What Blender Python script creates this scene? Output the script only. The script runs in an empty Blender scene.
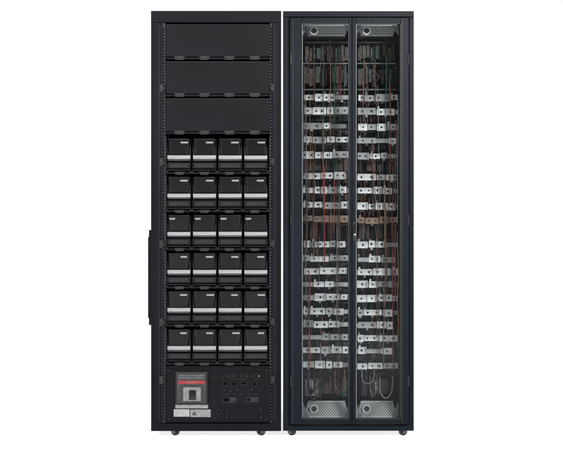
import bpy, bmesh, math, random
from mathutils import Vector
random.seed(11)
scene=bpy.context.scene
D=6.0; S=210.0; CX=281.5; CY=225.0; CZ=(437-225)/S
BAY=False
def X(px,d=0):
    if BAY: px=165.6+(px-167.6)*(104.2/100.4)
    return (px-CX)/S*(D+d)/D
def Z(py,d=0): return CZ+(CY-py)/S*(D+d)/D

# ---------------- materials
def principled(name,col,rough=.5,metal=0.,spec=.3,var=.15,scale=30,bump=0.0,bscale=400,stretch=None):
    m=bpy.data.materials.new(name); m.use_nodes=True; nt=m.node_tree; b=nt.nodes['Principled BSDF']
    b.inputs['Roughness'].default_value=rough; b.inputs['Metallic'].default_value=metal
    b.inputs['Specular IOR Level'].default_value=spec
    tc=nt.nodes.new('ShaderNodeTexCoord'); n=nt.nodes.new('ShaderNodeTexNoise'); n.inputs['Scale'].default_value=scale
    n.inputs['Detail'].default_value=5
    src=tc.outputs['Object']
    if stretch:
        mp=nt.nodes.new('ShaderNodeMapping'); mp.inputs['Scale'].default_value=stretch
        nt.links.new(src,mp.inputs['Vector']); src=mp.outputs[0]
    nt.links.new(src,n.inputs['Vector'])
    r=nt.nodes.new('ShaderNodeValToRGB')
    r.color_ramp.elements[0].position=.3; r.color_ramp.elements[1].position=.7
    r.color_ramp.elements[0].color=(*[c*(1-var) for c in col],1)
    r.color_ramp.elements[1].color=(*[min(1,c*(1+var)) for c in col],1)
    nt.links.new(n.outputs['Fac'],r.inputs[0]); nt.links.new(r.outputs[0],b.inputs['Base Color'])
    if bump>0:
        n2=nt.nodes.new('ShaderNodeTexNoise'); n2.inputs['Scale'].default_value=bscale
        nt.links.new(tc.outputs['Object'],n2.inputs['Vector'])
        bp=nt.nodes.new('ShaderNodeBump'); bp.inputs['Strength'].default_value=bump; bp.inputs['Distance'].default_value=.001
        nt.links.new(n2.outputs['Fac'],bp.inputs['Height']); nt.links.new(bp.outputs[0],b.inputs['Normal'])
    return m
M={}
M['frame']=principled('navy black powder coat',(.0029,.0050,.0090),.42,0,.10,.3,3,.25)
M['lframe']=principled('black powder coat',(.0023,.0028,.0050),.42,0,.10,.35,3,.25)
M['panel']=principled('black sheet steel paint',(.0028,.0032,.0050),.4,0,.11,.5,3,.2)
M['edge']=principled('lighter trim and highlight paint',(.012,.014,.019),.4,0,.25,.3,12,.1)  # lighter tone for rails and trim, also for painted edge highlights
M['dark']=principled('matt black',(.001,.001,.0015),.7,0,.05)
M['plastic']=principled('battery black plastic',(.0034,.0036,.0046),.3,0,.2,.3,25,.15,300)
M['plastic2']=principled('battery dark grey plastic',(.0085,.009,.011),.36,0,.28,.3,25,.15,300)
M['silver']=principled('brushed silver strip',(.225,.23,.24),.38,.15,.5,.22,14,0,400,(1,1,6))
M['white']=principled('white label paper',(.29,.295,.295),.6,0,.3,.15,60)
M['dimwhite']=principled('small worn label',(.19,.195,.20),.6,0,.3,.3,90)
M['ink']=principled('printed ink',(.04,.04,.045),.6)
M['red']=principled('red band',(.20,.012,.015),.5,0,.4,.2,60)
M['midgrey']=principled('mid grey moulding',(.027,.029,.033),.5,0,.3,.3,40)
M['lightgrey']=principled('light grey moulding',(.14,.145,.15),.5,0,.4,.25,50)
M['zinc']=principled('bright zinc plated steel',(.38,.385,.395),.42,.15,.5,.4,12,0,400,(1,1,3))
M['zincb']=principled('worn zinc plated steel',(.20,.205,.21),.5,0,.4,.45,14)
M['zinc2']=principled('dull zinc bar',(.10,.103,.11),.5,0,.4,.4,20)
M['copper']=principled('copper busbar',(.125,.074,.048),.45,0,.5,.5,18)
M['rubber']=principled('caster rubber',(.02,.02,.022),.6)
M['pcb']=principled('circuit card green',(.007,.027,.017),.5,0,.4,.8,25)
M['pcbr']=principled('circuit card reddish brown',(.035,.014,.010),.5,0,.4,.7,30)
M['card']=principled('card edge grey',(.010,.012,.013),.5,0,.4,.6,40)
M['w_brown']=principled('brown cable',(.085,.038,.027),.5,0,.4,.35,30)
M['w_black']=principled('black cable',(.004,.004,.005),.45,0,.4)
M['w_red']=principled('red cable',(.19,.026,.02),.45,0,.4,.2)
M['w_orange']=principled('orange cable',(.22,.085,.03),.45,0,.4,.2)
M['w_grey']=principled('grey cable',(.11,.11,.115),.5,0,.4,.2)
M['w_green']=principled('green cable',(.018,.075,.035),.5,0,.4,.2)

def perf(name,light,dark,pitch,axes,thr):
    m=bpy.data.materials.new(name); m.use_nodes=True; nt=m.node_tree; b=nt.nodes['Principled BSDF']
    b.inputs['Roughness'].default_value=.5; b.inputs['Specular IOR Level'].default_value=.3
    tc=nt.nodes.new('ShaderNodeTexCoord'); mp=nt.nodes.new('ShaderNodeSeparateXYZ'); nt.links.new(tc.outputs['Object'],mp.inputs[0])
    vs=[]
    for a in axes:
        q=nt.nodes.new('ShaderNodeMath'); q.operation='MULTIPLY'; q.inputs[1].default_value=2*math.pi/pitch
        nt.links.new(mp.outputs[a],q.inputs[0])
        s=nt.nodes.new('ShaderNodeMath'); s.operation='SINE'; nt.links.new(q.outputs[0],s.inputs[0]); vs.append(s)
    p=nt.nodes.new('ShaderNodeMath'); p.operation='MULTIPLY'; nt.links.new(vs[0].outputs[0],p.inputs[0]); nt.links.new(vs[1].outputs[0],p.inputs[1])
    r=nt.nodes.new('ShaderNodeValToRGB'); r.color_ramp.elements[0].position=thr; r.color_ramp.elements[1].position=thr+.12
    r.color_ramp.elements[0].color=(*light,1); r.color_ramp.elements[1].color=(*dark,1)
    nt.links.new(p.outputs[0],r.inputs[0]); nt.links.new(r.outputs[0],b.inputs['Base Color'])
    return m
M['vent']=perf('perforated grey vent plate',(.24,.25,.26),(.01,.01,.012),.014,('X','Y'),.2)
M['ventf']=perf('perforated bright bracket',(.34,.35,.36),(.02,.02,.022),.0125,('X','Z'),.3)
M['backmesh']=perf('perforated rear plate',(.040,.040,.042),(.004,.004,.005),.020,('X','Z'),.0)

g=bpy.data.materials.new('tinted door glass'); g.use_nodes=True; nt=g.node_tree; nt.nodes.clear()
o=nt.nodes.new('ShaderNodeOutputMaterial'); t=nt.nodes.new('ShaderNodeBsdfTransparent'); t.inputs[0].default_value=(.925,.94,.94,1)
gl=nt.nodes.new('ShaderNodeBsdfGlossy'); gl.inputs['Roughness'].default_value=.05; gl.inputs[0].default_value=(.9,.95,1,1)
df=nt.nodes.new('ShaderNodeBsdfDiffuse'); df.inputs[0].default_value=(.30,.31,.32,1)
fr=nt.nodes.new('ShaderNodeFresnel'); fr.inputs[0].default_value=1.14
tn=nt.nodes.new('ShaderNodeTexNoise'); tn.inputs['Scale'].default_value=2.5; tn.inputs['Detail'].default_value=4
tcn=nt.nodes.new('ShaderNodeTexCoord'); nt.links.new(tcn.outputs['Object'],tn.inputs['Vector'])
mr=nt.nodes.new('ShaderNodeMapRange'); mr.inputs[1].default_value=.3; mr.inputs[2].default_value=.7; mr.inputs[3].default_value=.001; mr.inputs[4].default_value=.008
nt.links.new(tn.outputs['Fac'],mr.inputs[0])
m1=nt.nodes.new('ShaderNodeMixShader'); nt.links.new(mr.outputs[0],m1.inputs[0]); nt.links.new(t.outputs[0],m1.inputs[1]); nt.links.new(df.outputs[0],m1.inputs[2])
m2=nt.nodes.new('ShaderNodeMixShader')
nt.links.new(fr.outputs[0],m2.inputs[0]); nt.links.new(m1.outputs[0],m2.inputs[1]); nt.links.new(gl.outputs[0],m2.inputs[2])
nt.links.new(m2.outputs[0],o.inputs[0]); M['glass']=g

# ---------------- primitives
def box(x0,x1,y0,y1,z0,z1,m):
    if x0>x1:x0,x1=x1,x0
    if z0>z1:z0,z1=z1,z0
    v=[(x0,y0,z0),(x1,y0,z0),(x1,y1,z0),(x0,y1,z0),(x0,y0,z1),(x1,y0,z1),(x1,y1,z1),(x0,y1,z1)]
    f=[(0,3,2,1),(4,5,6,7),(0,1,5,4),(1,2,6,5),(2,3,7,6),(3,0,4,7)]
    return (v,f,m,False)
def pb(a,b,c,e,d0,d1,m):
    return box(X(a,d0),X(b,d0),d0,d1,Z(e,d0),Z(c,d0),m)
def extr(poly,lo,hi,axis,m):
    n=len(poly)
    def P(p,t): return (t,p[0],p[1]) if axis=='x' else (p[0],t,p[1])
    v=[P(p,lo) for p in poly]+[P(p,hi) for p in poly]
    f=[tuple(range(n)),tuple(range(2*n-1,n-1,-1))]+[(i,i+n,(i+1)%n+n,(i+1)%n) for i in range(n)]
    return (v,f,m,False)
def hexa(pts,m):
    return ([tuple(p) for p in pts],[(0,1,2,3),(7,6,5,4),(0,4,5,1),(1,5,6,2),(2,6,7,3),(3,7,4,0)],m,False)
def cyl(c,axis,r,L,m,n=18,r2=None):
    r2=r if r2 is None else r2
    v=[];
    for k,(t,rr) in enumerate(((-L/2,r),(L/2,r2))):
        for i in range(n):
            a=2*math.pi*i/n; p,q=rr*math.cos(a),rr*math.sin(a)
            v.append({'x':(c[0]+t,c[1]+p,c[2]+q),'y':(c[0]+p,c[1]+t,c[2]+q),'z':(c[0]+p,c[1]+q,c[2]+t)}[axis])
    f=[tuple(range(n)),tuple(range(2*n-1,n-1,-1))]+[(i,i+n,(i+1)%n+n,(i+1)%n) for i in range(n)]
    return (v,f,m,False)
def ring(c,r,r2,L,m,n=24):
    v=[]
    for t in (-L/2,L/2):
        for rr in (r,r2):
            for i in range(n):
                a=2*math.pi*i/n; v.append((c[0]+rr*math.cos(a),c[1]+t,c[2]+rr*math.sin(a)))
    f=[]
    for i in range(n):
        j=(i+1)%n
        f+=[(i,j,n+j,n+i),(2*n+i,3*n+i,3*n+j,2*n+j),(i,2*n+i,2*n+j,j),(n+i,n+j,3*n+j,3*n+i)]
    return (v,f,m,False)
def tube(pts,r,m,n=7):
    pts=[Vector(p) for p in pts]; v=[];f=[]
    out=[]
    for i in range(len(pts)-1):
        p0=pts[max(i-1,0)];p1=pts[i];p2=pts[i+1];p3=pts[min(i+2,len(pts)-1)]
        for k in range(4):
            t=k/4; out.append(.5*((2*p1)+(p2-p0)*t+(2*p0-5*p1+4*p2-p3)*t*t+(3*p1-p0-3*p2+p3)*t**3))
    out.append(pts[-1]); pts=out
    for i,p in enumerate(pts):
        d=(pts[min(i+1,len(pts)-1)]-pts[max(i-1,0)]).normalized()
        u=d.cross(Vector((0,1,0.01)));
        if u.length<1e-3:u=d.cross(Vector((1,0,0)))
        u.normalize(); w=d.cross(u)
        for k in range(n):
            a=2*math.pi*k/n; v.append(tuple(p+u*r*math.cos(a)+w*r*math.sin(a)))
    for i in range(len(pts)-1):
        for k in range(n):
            a=i*n+k;b=i*n+(k+1)%n; f.append((a,b,b+n,a+n))
    return (v,f,m,True)

WL={}
def empty(name,loc,parent=None):
    e=bpy.data.objects.new(name,None); e.empty_display_size=.1
    scene.collection.objects.link(e); WL[e]=Vector(loc)
    e.location=Vector(loc)-(WL[parent] if parent else Vector())
    if parent:e.parent=parent
    return e
def mk(name,prims,parent=None,bevel=0.0,label=None,origin=None):
    vs=[p for pr in prims for p in pr[0]]
    if origin is None:
        mn=Vector([min(v[i] for v in vs) for i in range(3)]); mx=Vector([max(v[i] for v in vs) for i in range(3)]); c=(mn+mx)/2
    else: c=Vector(origin)
    me=bpy.data.meshes.new(name); names=[]; V=[];F=[];MI=[];SM=[]
    for v,f,m,sm in prims:
        if m not in names:names.append(m)
        off=len(V); V+= [tuple(Vector(p)-c) for p in v]
        for q in f:
            F.append(tuple(i+off for i in q)); MI.append(names.index(m)); SM.append(sm)
    me.from_pydata(V,[],F)
    for n in names: me.materials.append(M[n])
    for p,mi,sm in zip(me.polygons,MI,SM): p.material_index=mi; p.use_smooth=sm
    bm=bmesh.new(); bm.from_mesh(me); bmesh.ops.recalc_face_normals(bm,faces=bm.faces); bm.to_mesh(me); bm.free()
    ob=bpy.data.objects.new(name,me); scene.collection.objects.link(ob); WL[ob]=c
    ob.location=c-(WL[parent] if parent else Vector())
    if parent: ob.parent=parent
    if bevel>0:
        b=ob.modifiers.new('bevel','BEVEL'); b.width=bevel; b.segments=2; b.limit_method='ANGLE'
    if label: ob['label']=label
    return ob

# ================= LEFT: battery cabinet
L1=281.2
DEP=.9
cab=empty('battery_cabinet',(X(216),.4,0))
cab['label']='tall open-front black rack cabinet filled with battery modules, on casters'
cab['category']='rack cabinet'
zt,zb=Z(11),Z(431)
fr=[ box(X(151),X(161.6),0,.05,Z(423.5),Z(22.5),'lframe'), box(X(272.6),X(L1),0,.05,Z(423.5),Z(22.5),'lframe'),
     box(X(151),X(L1),-.001,.05,Z(22.4),zt,'lframe'), box(X(151),X(L1),-.001,.05,zb,Z(423.6),'lframe')]
for a in (153.2,158.8): fr.append(box(X(a),X(a+.7),-.003,0,Z(421),Z(25),'edge' if a>155 else 'panel'))
for a in (274.4,278.6): fr.append(box(X(a),X(a+.7),-.003,0,Z(421),Z(25),'edge' if a<276 else 'panel'))
mk('front_frame',fr,cab,.002)
mk('side_panel',[box(X(151)+.001,X(151)+.004,.051,DEP,zb+.002,zt-.002,'lframe')],cab)
mk('side_panel',[box(X(L1)-.004,X(L1)-.001,.051,DEP,zb+.002,zt-.002,'lframe')],cab)
mk('roof_panel',[box(X(151)+.005,X(L1)-.005,.051,DEP,zt-.008,zt-.003,'lframe')],cab)
mk('floor_panel',[box(X(151)+.005,X(L1)-.005,.051,DEP,zb+.003,zb+.01,'lframe')],cab)
mk('rear_panel',[box(X(151)+.005,X(L1)-.005,DEP-.02,DEP-.005,zb+.011,zt-.009,'dark')],cab)
for a,b in ((161.7,165.3),(270.0,272.5)):
    pr=[pb(a,b,23,423,.012,.05,'edge')]
    y=28.
    while y<420:
        pr.append(pb((a+b)/2-.7,(a+b)/2+.7,y,y+1.9,.0105,.0121,'dark')); y+=3.12
    mk('mounting_rail',pr,cab)
for y in (84,158,240,318,376):
    mk('post_clip',[pb(159.2,163.2,y,y+8,-.008,-.0025,'plastic2'),pb(160.4,162.2,y+2,y+3.4,-.0095,-.0079,'midgrey'),pb(162,164.4,y+3,y+6,-.006,.0,'plastic2')],cab,.0009)
    mk('post_clip',[pb(271.2,274.5,y,y+7,-.008,-.0025,'plastic2'),pb(270.2,271.4,y+2,y+5,-.006,0,'plastic2')],cab,.0009)
mk('side_bracket',[pb(148,150.9,237,318,.02,.06,'lframe'),pb(148.9,150.9,230,237.1,.022,.058,'lframe'),pb(148.9,150.9,317.9,325,.022,.058,'lframe')],cab)
BAY=True
tabs=(181,205,229,253.5)
def tabshape(cx,y,w,h,d0,d1,m):
    p=[(X(cx-w/2,d0),Z(y,d0)),(X(cx+w/2,d0),Z(y,d0)),(X(cx+w/2-1.5,d0),Z(y+h,d0)),(X(cx-w/2+1.5,d0),Z(y+h,d0))]
    return extr(p,d0,d1,'y',m)
for (a,b) in ((24.5,59.5),(61.5,96.5),(98.5,134)):
    pr=[pb(167.6,268,a,b-3,.018,.026,'panel'),pb(167.8,267.8,a,a+.5,.0172,.0182,'edge'),  # lighter line along the top is a painted edge highlight
        extr([( .018,Z(b-3,.018)),( .010,Z(b-1.6,.018)),(.010,Z(b,.018)),(.026,Z(b,.018)),(.026,Z(b-3,.018))],X(168,.018),X(267.6,.018),'x','panel')]
    ob=mk('blank_panel',pr,cab,.0015)
    for c in tabs:
        mk('latch_tab',[tabshape(c,b-3.6,11,4.0,.004,.0105,'plastic2'),pb(c-2.2,c+2.2,b-2.8,b-2.1,.0025,.0041,'midgrey')],ob,.0005)
    for x in (170,265.8):
        for yy in (a+4,b-8): mk('screw',[cyl((X(x,.017),.0165,Z(yy,.017)),'y',.003,.003,'plastic2',10)],ob)
rows=[137.5+38.15*i for i in range(6)]
for T in rows:
    pr=[pb(167.6,268,T+34.6,T+36.4,.006,.45,'panel')]
    pr.append(pb(167.6,168.2,T-.5,T+34,.012,.3,'edge')); pr.append(pb(267.4,268,T-.5,T+34,.012,.3,'edge'))
    for c in tabs:
        pr.append(tabshape(c,T+34.2,10.5,3.2,-.002,.0065,'plastic2')); pr.append(pb(c-2,c+2,T+35.2,T+35.9,-.0035,-.0019,'midgrey'))
    for k in range(5):
        c=168+24.7*k
        pr.append(pb(max(c-1.6,168.4),min(c+1.6,267.2),T+33.6,T+34.7,.004,.02,'plastic2'))
    mk('shelf',pr,cab,.0006)

# lower service panel
sp=mk('service_panel',[pb(167.6,268,367,422.5,.02,.028,'panel'),pb(167.6,268,366,367.6,.012,.0281,'panel')],cab,.0012)
br=mk('circuit_breaker',[pb(177,208,371.5,404,.006,.0201,'plastic2'),pb(178.5,206.5,373,403,.0035,.0061,'midgrey')],sp,.0012,label='circuit breaker with red band and toggle')
def label(name,a,b,c,e,d,parent,lines,m='white',ink='ink',fill=1.0):
    q=[pb(a,b,c,e,d,d+.001,m)]
    h=(e-c)/(lines+.6)
    for i in range(lines):
        x=a+1.2; y=c+h*(i+.5)
        while x<b-1.8:
            w=random.uniform(.5,1.8); w=min(w,b-1-x); q.append(pb(x,x+w,y,y+h*.30,d-.0004,d+.0002,ink)); x+=w+.45
    return mk(name,q,parent)
label('rating_label',179.5,205.5,374.3,379.8,.002,br,2,'midgrey','lightgrey')
q=[pb(179.5,205.5,380.6,384,.002,.0036,'red')]
for a,b in ((188,190.5),(191,193),(193.6,197)): q.append(pb(a,b,381.9,382.6,.0013,.0021,'lightgrey'))
mk('warning_band',q,br)
mk('breaker_body',[pb(183,203,386,402,-.002,.0036,'midgrey'),pb(184.5,201.5,387.2,401,-.004,-.0019,'lightgrey')],br,.0012)
mk('toggle',[pb(190,197,390,400,-.006,-.0039,'plastic2'),pb(191.4,195.6,392,396,-.020,-.0059,'plastic')],br,.0012)
label('caution_label',177,208.5,404.6,408.2,.0178,sp,2,'dimwhite','lightgrey')
label('caution_label',175.5,190.5,409.2,416.5,.018,sp,4,'white','lightgrey')
label('caution_label',191.3,211,409.4,416.9,.018,sp,3,'dimwhite','lightgrey')
mk('warning_triangle',[extr([(X(193),Z(415.4)),(X(197.0),Z(415.4)),(X(195.),Z(411.4))],.0155,.0168,'y','ink')],sp)
q=[pb(219,263,371.5,404.5,.015,.0201,'panel')]
for k in range(11):
    if random.random()<.7: q.append(pb(222+3.5*k,223.0+3.5*k+random.random(),378.6,379.1,.0143,.0151,'midgrey'))
    if k%2: q.append(pb(222+3.5*k,224.2+3.5*k,393.8,394.3,.0143,.0151,'midgrey'))
cp=mk('connector_plate',q,sp,.0)
for x,y,w,mm in ((223.5,375.5,1.2,'plastic2'),(228,376,.9,'midgrey'),(233,375.2,1.5,'plastic2'),(241,375.6,1.5,'plastic2'),(246,376,.9,'midgrey'),(252,375.4,1.3,'plastic2'),(257.5,376,.8,'lightgrey')):
    mk('connector',[pb(x-w,x+w,y-w*.9,y+w*.9,.012,.0151,mm),pb(x-w*.5,x+w*.5,y-w*.45,y+w*.45,.0112,.0121,'dark')],cp)
for x,y,w,h in ((225,383.6,2.6,2.2),(233.5,383.8,2.6,2.2),(243,383.2,3.2,1.8),(253,384,2.2,2.4)):
    mk('socket',[pb(x-w,x+w,y-h,y+h,.012,.0151,'plastic2'),pb(x-w+.5,x+w-.5,y-h+.5,y+h-.5,.0112,.0122,'dark')],cp,.0004)
for x,y in ((224,390.6),(230,391),(236.5,390.2),(247,390.8),(251,389.6),(258.5,390.6)):
    mk('indicator',[cyl((X(x),.0135,Z(y)),'y',.0030,.0035,'midgrey',12)],cp)
mk('control_block',[pb(222,236,397,402.6,.010,.0151,'plastic2'),pb(223,229,397.8,401.6,.009,.0101,'dark'),pb(230.5,234,398.6,399.3,.0093,.0102,'midgrey')],cp,.0004)
mk('control_block',[pb(245,257,396.8,402,.010,.0151,'plastic2'),pb(246,249,398,401,.009,.0101,'dark'),pb(251,255,398,401,.009,.0101,'edge')],cp,.0004)
mk('round_socket',[cyl((X(219,.02),.016,Z(411.5,.02)),'y',.011,.0082,'plastic2',20),cyl((X(219,.02),.0112,Z(411.5,.02)),'y',.007,.0015,'dark',20)],sp)
mk('lower_cover',[pb(224,262,407,419.5,.0165,.0201,'panel')],sp,.0012)
for x,y in ((171,370.5),(265,370.5),(171,419),(265,419),(214.5,376),(214.5,402),(226.5,409.5),(259.5,409.5),(226.5,417),(259.5,417)):
    mk('screw',[cyl((X(x,.014),.0145,Z(y,.014)),'y',.003,.0042,'midgrey',10)],sp)
BAY=False

def caster(px,d,ang,parent):
    x=X(px); r=.0215
    e=empty('caster',(x,d,0),parent)
    mk('caster_fork',[box(x-.02,x+.02,d-.02,d+.02,.0235,.031,'midgrey') ,box(x-.017,x-.0135,d-.012,d+.012,.012,.0236,'zinc2'),box(x+.0135,x+.017,d-.012,d+.012,.012,.0236,'zinc2')],e,.0006)
    mk('wheel',[cyl((x,d,r),'x',r,.016,'rubber',28),cyl((x,d,r),'x',.008,.026,'zinc2',16)],e,.002)
    e.rotation_euler[2]=ang
for px,a in ((174.5,.9),(261,-1.0)): caster(px,.05,a,cab)
for px,a in ((174.5,.4),(261,.7)): caster(px,.83,a,cab)

# ---------------- battery modules
d0=.026
def module(i,r):
    x0p=168.7+24.75*i; x1p=x0p+23.2; T=rows[r]
    def yz(d,py): return (d,Z(py,d0))
    e=empty('battery_module',((X(x0p,d0)+X(x1p,d0))/2,.2,Z(T+34,d0)))
    j=random.uniform(-.003,.003); jj=random.uniform(-.2,.2)
    prof=[yz(.45,T+33.4),yz(d0+.010,T+33.4),yz(d0-.002,T+30.8),yz(d0-.002,T+25),yz(d0+.008,T+23.6),yz(d0+.010,T+17),
          yz(d0+.014,T+9.5),yz(d0+.03,T+1.2),yz(.45,T+1.2)]
    def pt(px,py,d): return (X(px,d0),d,Z(py,d0))
    fa,fb=T+2.0,T+16.9
    hood=hexa([pt(x0p+3.4,fb,d0-.006),pt(x1p-3.4,fb,d0-.006),pt(x1p-1.6,fa,d0+.012),pt(x0p+1.6,fa,d0+.012),
               pt(x0p+2.0,fb,d0+.02),pt(x1p-2.0,fb,d0+.02),pt(x1p-.6,fa,d0+.034),pt(x0p+.6,fa,d0+.034)],'plastic')
    # thin lighter bars, painted highlights along the slanting hood edges
    hood_highlights=[]
    for s,xb,xt in ((1,x0p+3.4,x0p+1.6),(-1,x1p-3.4,x1p-1.6)):
        hood_highlights.append(hexa([pt(xb,fb,d0-.0075),pt(xb+s*.55,fb,d0-.0075),pt(xt+s*.55,fa,d0+.0105),pt(xt,fa,d0+.0105),
                          pt(xb,fb,d0-.004),pt(xb+s*.55,fb,d0-.004),pt(xt+s*.55,fa,d0+.014),pt(xt,fa,d0+.014)],'edge'))
    mk('battery_case',[extr(prof,X(x0p,d0),X(x1p,d0),'x','plastic'),hood,
        pb(x0p+1.6,x1p-1.6,T+1.3,T+2.1,d0+.010,d0+.035,'edge'),  # lighter strip paints the thin highlight on the top edge
        pb(x0p+2.2,x1p-2.2,T+26,T+30.2,d0-.0045,d0-.0019,'plastic2'),
        pb(x0p+.2,x1p-.2,T+32.2,T+33.2,d0-.002,d0+.012,'plastic2')]+hood_highlights,e,.0010)
    mk('handle_strip',[pb(x0p+.5,x1p-.5,T+17.9+jj,T+21.6+jj,d0-.014+j,d0+.009,'silver'),pb(x0p+.8,x1p-.8,T+21.2,T+23.3,d0-.010+j,d0+.0095,'midgrey')],e,.0022)
    if r==2: a,b=x0p+1.9,x0p+7.5
    else: a,b=x0p+13,x0p+19.6+random.uniform(-.8,.6)
    s=random.uniform(-.6,.6)
    ta=T+4.1; tb=T+5.8
    t0,t1=(ta-fa)/(fb-fa),(tb-fa)/(fb-fa)
    da,db=d0+.012-.018*t0-.0012,d0+.012-.018*t1-.0012
    lab=hexa([pt(a+s,tb,db),pt(b+s,tb,db),pt(b+s,ta,da),pt(a+s,ta,da),
              pt(a+s,tb,db+.003),pt(b+s,tb,db+.003),pt(b+s,ta,da+.003),pt(a+s,ta,da+.003)],'dimwhite')
    mk('label_plate',[lab],e)
    e['label']='black plastic battery module with silver handle strip and small label'
    e['category']='battery'; e['group']='battery modules stacked in the cabinet shelves'
BAY=True
for r in range(6):
    for i in range(4): module(i,r)
BAY=False

# ================= RIGHT: distribution cabinet
rc=empty('terminal_cabinet',(X(348),.4,0))
rc['label']='tall navy-black cabinet with split glazed doors showing silver terminal rows'
rc['category']='electrical cabinet'
mk('front_frame',[box(X(283),X(289.6),.006,.05,Z(425),Z(17),'frame'),box(X(409.4),X(414),.006,.05,Z(425),Z(17),'frame'),
   box(X(283),X(414),.005,.05,Z(16.9),zt,'frame'),box(X(283),X(414),.005,.05,zb,Z(425.1),'frame')],rc,.0025)
mk('side_panel',[box(X(283)+.001,X(283)+.004,.051,DEP,zb+.002,zt-.002,'frame')],rc)
mk('side_panel',[box(X(414)-.004,X(414)-.001,.051,DEP,zb+.002,zt-.002,'frame')],rc)
mk('roof_panel',[box(X(283)+.005,X(414)-.005,.051,DEP,zt-.008,zt-.003,'frame')],rc)
mk('floor_panel',[box(X(283)+.005,X(414)-.005,.051,DEP,zb+.003,zb+.01,'frame')],rc)
mk('rear_panel',[box(X(283)+.005,X(414)-.005,DEP-.02,DEP-.005,zb+.011,zt-.009,'dark')],rc)
def door(a,b,sl,sr,label,hinge_x):
    e=empty('door',((X(a)+X(b))/2,0,Z(421)),rc)
    e['label']=label
    mk('door_frame',[pb(a,a+sl,17.6,424.4,-.018,.004,'frame'),pb(b-sr,b,17.6,424.4,-.018,.004,'frame'),
        pb(a+sl-.05,b-sr+.05,17.6,23.0,-.0175,.004,'frame'),pb(a+sl-.05,b-sr+.05,419,424.4,-.0175,.004,'frame')],e,.0022)
    t=.7
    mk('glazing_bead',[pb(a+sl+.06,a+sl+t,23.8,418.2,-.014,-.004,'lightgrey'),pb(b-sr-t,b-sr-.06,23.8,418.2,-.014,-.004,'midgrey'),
        pb(a+sl+t,b-sr-t,23.1,23.8,-.014,-.004,'midgrey'),pb(a+sl+t,b-sr-t,418.2,418.9,-.014,-.004,'midgrey')],e)
    mk('glass_pane',[pb(a+sl+t,b-sr-t,23.9,418.1,-.010,-.0075,'glass')],e)
    for y in (60,220,380):
        mk('hinge',[cyl((X(hinge_x),-.0205,Z(y)),'z',.004,.05,'edge',12)],e)
    return e
dl=door(290,351.9,12,2.8,'glazed cabinet door with wide hinge stile',291)
dr=door(352.3,409,3.6,8.2,'glazed cabinet door carrying the lock handle',408)
mk('edge_trim',[pb(401.8,402.5,19,423,-.0195,-.0178,'edge')],dr)
mk('edge_trim',[pb(292.6,293.2,19,423,-.0195,-.0178,'edge')],dl)
h=mk('lock_handle',[pb(352.7,356.2,222,241,-.026,-.0179,'plastic2'),pb(353.4,355.5,224,233,-.034,-.0259,'plastic')],dr,.002)
mk('keyhole',[cyl((X(354.5),-.0275,Z(234.5)),'y',.0046,.018,'white',16)],h)

for name,px in (('inner_upright',299.5),('inner_upright',405.)):
    pr=[box(X(px)-.006,X(px)+.008,.07,.11,zb+.012,zt-.01,'zinc2' if px<300 else 'panel')]
    for k in range(120): 
        z=zb+.03+k*.0158
        if z<zt-.03: pr.append(box(X(px)-.002,X(px)+.003,.0688,.0701,z,z+.006,'dark'))
    mk(name,pr,rc)
for up in (True,False):
    z=Z(25.2) if up else Z(417.0); s=1 if up else -1
    ya,yb=(25.2,35.5) if up else (416.8,401.5)
    for a,b in ((304,349),(356.8,397)):
        A=[(X(a,.1),.1,Z(ya,.1)),(X(b,.1),.1,Z(ya,.1)),(X(b-4,.2),.2,Z(yb,.2)),(X(a+4,.2),.2,Z(yb,.2))]
        o=mk('vent_tray',[box(X(a),X(b),.21,.46,z,z+.003*s,'vent'),
             hexa(A+[(p[0],p[1]+.002,p[2]) for p in A],'ventf'),
             pb(a+4,b-4,yb-.7,yb+.7,.198,.203,'zinc'),pb(a,b,ya-.5,ya+.6,.094,.0995,'zinc')],rc)
        cx=a+10; yc=(ya+yb)/2
        mk('fan_ring',[ring((X(cx,.11),.128,Z(yc,.11)),.021,.014,.012,'zinc'),cyl((X(cx,.11),.132,Z(yc,.11)),'y',.0135,.006,'midgrey',20)],o)
        mk('corner_gusset',[extr([(X(a-1.5,.09),Z(ya,.09)),(X(a+5,.09),Z(ya,.09)),(X(a-1.5,.09),Z(yb,.09))],.09,.0935,'y','zinc2')],o)
        mk('corner_gusset',[extr([(X(b+1.5,.09),Z(ya,.09)),(X(b-5,.09),Z(ya,.09)),(X(b+1.5,.09),Z(yb,.09))],.09,.0935,'y','zinc2')],o)
mk('rear_grid_plate',[pb(297,400,38,402,.62,.624,'backmesh')],rc)
for x in (309,330,345,352.5,366,383,396):
    mk('support_bar',[pb(x-.8,x+.8,40,400,.42,.43,'zinc2' if x in(330,366) else 'panel')],rc)
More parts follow.
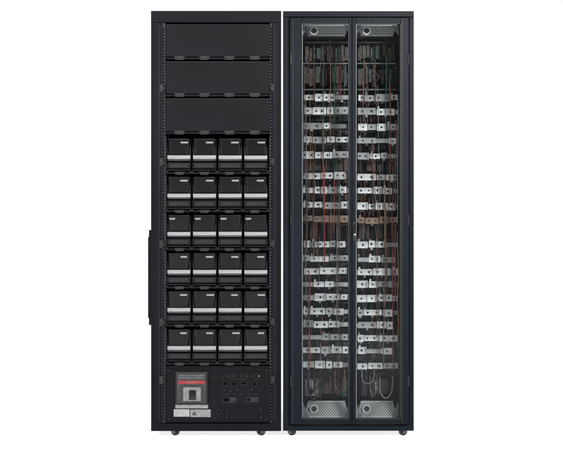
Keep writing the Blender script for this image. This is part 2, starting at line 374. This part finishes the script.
# upper card cage
for a,b in ((303,348),(357.5,396)):
    cage=mk('card_cage',[pb(a,b,63,64.0,.27,.29,'zinc2'),pb(a,b,42,43.2,.27,.29,'card'),pb(a,b,89,90.3,.27,.29,'zinc2')],rc)
    for (y0,y1) in ((43.5,62.5),(65,88)):
        x=a+.6
        while x<b-2:
            w=random.uniform(.9,4.6)
            m=random.choice(['pcb','card','pcb','pcb','dark','panel','pcbr','pcbr'])
            ya=y0+random.uniform(0,5); yb=y1-random.uniform(0,6); d=.30+random.uniform(0,.05)
            q=[pb(x,min(x+w,b),ya,yb,d,.45,m)]
            for _ in range(int(w*1.6)+2):
                xx=x+random.uniform(0,max(w-1,.1)); yy=random.uniform(ya+.5,yb-3)
                q.append(pb(xx,xx+random.uniform(.4,1.1),yy,yy+random.uniform(.5,2.4),d-random.uniform(.003,.006),d+.001,random.choice(['card','midgrey','zinc2','lightgrey','w_brown','dark','w_green','pcb','pcbr','w_red'])))
            mk('circuit_card',q,cage)
            x+=w+random.uniform(.2,1.1)
    # fine looms across the cards
    q=[]
    for k in range(9):
        x=random.uniform(a+2,b-2); d=.24+random.uniform(-.01,.02); y=random.uniform(44,66); L=random.uniform(14,32)
        q.append(tube([(X(x+random.uniform(-2,2)*t,d),d,Z(y+L*t/3,d)) for t in range(4)],random.uniform(.0008,.0014),random.choice(['w_brown','w_brown','w_grey','w_red','w_green','w_black']),5))
    mk('wire_loom',q,cage)
# terminal rows
rowsy=[97,111,126,140,154.5,176,190,205,219,244,258,271,284,297,311,324,337,350,365]
for y in rowsy:
    cop=(y==219)
    for hi,(a,b) in enumerate(((302.5,348.5),(357,398))):
        yy=y+(1.0 if hi else 0)+random.uniform(-.5,.5)
        e0=a+random.choice([0,0,0,1.0,3]); e1=b-random.choice([0,0,0,2,5])
        q=[pb(e0,e1,yy-1.9,yy+2.4,.212,.222,'copper' if cop else random.choice(['zincb','zinc2','zincb']))]
        x=a+random.uniform(0,1.5)
        while x<b-5:
            w=random.choice([6,8,9.5,11,14,18])+random.uniform(-.8,.8); w=min(w,b-x)
            c=x+w/2; h=random.uniform(2.6,3.8); sk=random.uniform(-.5,.5)
            if random.random()>.1:
                base='copper' if cop else random.choice(['zinc','zinc','zinc','zincb'])
                df_=.198+random.uniform(0,.010)
                q.append(pb(x,x+w,yy-h+sk,yy+h+sk,df_,.2121,base))
                nh=1 if w<11 else 2
                for k in range(nh):
                    cx=x+w*(k+.5)/nh+random.uniform(-.8,.8)
                    q.append(cyl((X(cx,.2),df_-.0012,Z(yy+sk,.2)),'y',random.uniform(.0042,.0058),.006,'ink',12))
                    q.append(cyl((X(cx,.2),df_-.0035,Z(yy+sk,.2)),'y',.0026,.005,'dark',8))
                if random.random()<.5: q.append(pb(x+w*.82,x+w*.82+.9,yy-h+.8,yy+h-.8,df_-.004,df_+.001,'zinc2'))
            if random.random()<.45: q.append(pb(x+.6,x+2.4,yy-h-2.2,yy-h+.3,.205,.2115,random.choice(['zincb','w_brown','ink','zinc2','zinc'])))
            if random.random()<.45: q.append(pb(c-1.4,c+.9,yy+h-.3,yy+h+2.0,.205,.2115,random.choice(['zincb','zinc2','ink','w_black'])))
            x+=w+random.uniform(.3,1.4)
        mk('copper_busbar' if cop else 'terminal_strip',q,rc,.0005)
for i in range(len(rowsy)-1):
    y0,y1=rowsy[i]+4.5,rowsy[i+1]-4.5
    for a,b in ((303,348),(357,395)):
        x=a+random.uniform(0,2); q=[pb(a,b,y0+1,y0+1.8,.33,.40,'card')]
        while x<b-3:
            w=random.uniform(2,7)
            if random.random()<.85: q.append(pb(x,min(x+w,b),y0+random.random(),y1-random.random(),.28+random.random()*.03,.40,random.choice(['panel','dark','card','pcb','panel','midgrey','plastic','pcbr','w_black'])))
            for _ in range(2):
                if random.random()<.45:
                    xx=x+random.uniform(0,w); q.append(pb(xx,xx+random.uniform(.5,1.3),y0+random.uniform(0,1.5),y0+random.uniform(2,3.6),.272,.2785,random.choice(['lightgrey','zinc2','midgrey','w_brown'])))
            x+=w+random.uniform(.4,1.8)
        for k in range(4):
            xx=random.uniform(a+2,b-6); d=.235
            q.append(tube([(X(xx,d),d,Z(y0-4,d)),(X(xx+.8,d),d-.015,Z((y0+y1)/2+1,d)),(X(xx+random.uniform(-2,4),d),d,Z(y1+4,d))],random.uniform(.001,.002),random.choice(['w_brown','w_black','w_black','w_brown','w_grey']),5))
        mk('contactor_row',q,rc,.0)
cm=['w_brown','w_brown','w_brown','w_brown','w_black','w_grey','w_brown','w_red','copper']
def cable(px,ya,yb,d,r,m,wob=1.0,n=None):
    n=n or max(3,int(abs(yb-ya)/22)); pts=[]
    for k in range(n+1):
        y=ya+(yb-ya)*k/n
        pts.append((X(px+random.uniform(-wob,wob),d),d+random.uniform(-.008,.008),Z(y,d)))
    mk('cable',[tube(pts,r,m)],rc)
for k in range(66):
    a,b=((304,347),(358,396))[k%2]
    ya=random.uniform(60,340); yb=min(400,ya+random.uniform(25,130))
    cable(random.uniform(a,b),ya,yb,random.choice([.17,.18,.25,.255,.26]),random.uniform(.0012,.0024),random.choice(cm),random.uniform(.2,1.0))
for x,ya,yb,m,r in ((395.5,225,300,'w_red',.0028),(398,232,345,'w_orange',.0022),(393,250,372,'w_red',.002),(398,95,225,'w_grey',.0028),(396,120,210,'w_brown',.003),
                    (323,60,170,'w_green',.0018),(386,55,130,'w_green',.002),(335,64,122,'w_green',.0016),(349.5,60,395,'w_brown',.003),(306,95,300,'w_grey',.0022),
                    (314,60,100,'w_brown',.0022),(341,60,100,'w_red',.0018),(364,60,104,'w_red',.0018),(375,60,104,'w_brown',.0022),(310,95,210,'w_orange',.0014)):
    cable(x,ya,yb,.18,r,m,.6)
for k in range(18):
    a=random.choice([308,314,325,335,362,370,380]); w=random.uniform(4,13); y=random.uniform(374,386); dd=random.uniform(.15,.22)
    dep=random.uniform(8,16)
    pts=[(X(a,dd),dd,Z(y-6,dd)),(X(a+.5,dd),dd,Z(y+dep*.6,dd)),(X(a+w/2,dd),dd-.01,Z(y+dep,dd)),(X(a+w,dd),dd,Z(y+dep*.5,dd)),(X(a+w+.5,dd),dd,Z(y-7,dd))]
    mk('cable',[tube(pts,random.uniform(.002,.0038),random.choice(['w_black','w_grey','w_brown','w_black','w_black']))],rc)
for a,b in ((304,347),(358,394)):
    mk('cable_duct',[pb(a,b,373,376,.24,.28,'panel')],rc,.001)
    q=[]
    x=a
    while x<b-3:
        w=random.uniform(2,6); q.append(pb(x,min(x+w,b),378+random.uniform(0,5),398-random.uniform(0,6),.31,.4,random.choice(['card','dark','panel','midgrey','plastic2','pcb']))); x+=w+random.uniform(.5,2)
    mk('control_gear',q,rc,.0008)
mk('power_block',[pb(305,319,380,396,.2,.28,'lightgrey'),pb(307,317,383,386,.197,.2001,'zincb'),pb(309,312,389,393,.197,.2001,'dark')],rc,.001)
mk('power_block',[pb(323,334,382,394,.24,.28,'card'),pb(325,328,384,390,.237,.2401,'w_brown')],rc,.001)
mk('power_block',[pb(372,388,379,394,.24,.3,'midgrey'),pb(375,378,382,390,.237,.2401,'zincb')],rc,.001)
for px,a in ((292,.8),(404,-.9)): caster(px,.05,a,rc)
for px,a in ((292,.3),(404,.6)): caster(px,.83,a,rc)

# ================= setting
fm=bpy.data.materials.new('seamless white floor with added glow'); fm.use_nodes=True; nt=fm.node_tree; b=nt.nodes['Principled BSDF']
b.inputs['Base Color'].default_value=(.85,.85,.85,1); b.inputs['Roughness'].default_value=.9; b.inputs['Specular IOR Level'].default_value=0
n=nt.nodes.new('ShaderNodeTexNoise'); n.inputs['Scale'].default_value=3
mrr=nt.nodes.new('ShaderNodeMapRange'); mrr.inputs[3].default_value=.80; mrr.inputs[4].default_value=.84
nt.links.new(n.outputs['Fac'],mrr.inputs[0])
b.inputs['Emission Color'].default_value=(1,1,1,1); nt.links.new(mrr.outputs[0],b.inputs['Emission Strength'])  # emission added so the floor stays white, even under the cabinets
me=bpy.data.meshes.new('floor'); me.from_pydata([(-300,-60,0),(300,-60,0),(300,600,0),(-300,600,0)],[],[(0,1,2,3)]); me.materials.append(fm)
fl=bpy.data.objects.new('floor',me); scene.collection.objects.link(fl); fl['kind']='structure'; fl['label']='seamless white floor with added glow'

w=bpy.data.worlds.new('World'); scene.world=w; w.use_nodes=True; nt=w.node_tree; bg=nt.nodes['Background']
tc=nt.nodes.new('ShaderNodeTexCoord'); sx=nt.nodes.new('ShaderNodeSeparateXYZ'); mr=nt.nodes.new('ShaderNodeMapRange')
mr.inputs[1].default_value=.0; mr.inputs[2].default_value=.6; mr.inputs[3].default_value=.12; mr.inputs[4].default_value=1.02
nt.links.new(tc.outputs['Generated'],sx.inputs[0]); nt.links.new(sx.outputs['Y'],mr.inputs[0]); nt.links.new(mr.outputs[0],bg.inputs['Strength'])
bg.inputs['Color'].default_value=(1,1,1,1)

def area(loc,tgt,size,e,col=(1,1,1)):
    l=bpy.data.lights.new('studio_softbox','AREA'); l.shape='RECTANGLE'; l.size=size[0]; l.size_y=size[1]; l.energy=e; l.color=col
    o=bpy.data.objects.new('studio_softbox',l); scene.collection.objects.link(o); o.location=loc
    o.rotation_euler=(Vector(tgt)-Vector(loc)).to_track_quat('-Z','Y').to_euler()
area((-2.6,-4.2,2.7),(0,0,1.1),(1.2,1.6),190,(1,.99,.97))
area((1.9,-5.2,2.9),(.3,0,.9),(1.0,.8),330,(1,.99,.97))

cam=bpy.data.cameras.new('camera'); co=bpy.data.objects.new('camera',cam); scene.collection.objects.link(co)
co.location=(0,-D,CZ); co.rotation_euler=(math.radians(90),0,0)
cam.sensor_width=36; cam.lens=36*D/(563/S); cam.clip_end=2000; cam.clip_start=.1
scene.camera=co
scene.view_settings.view_transform='Standard'; scene.view_settings.look='None'; scene.view_settings.exposure=0
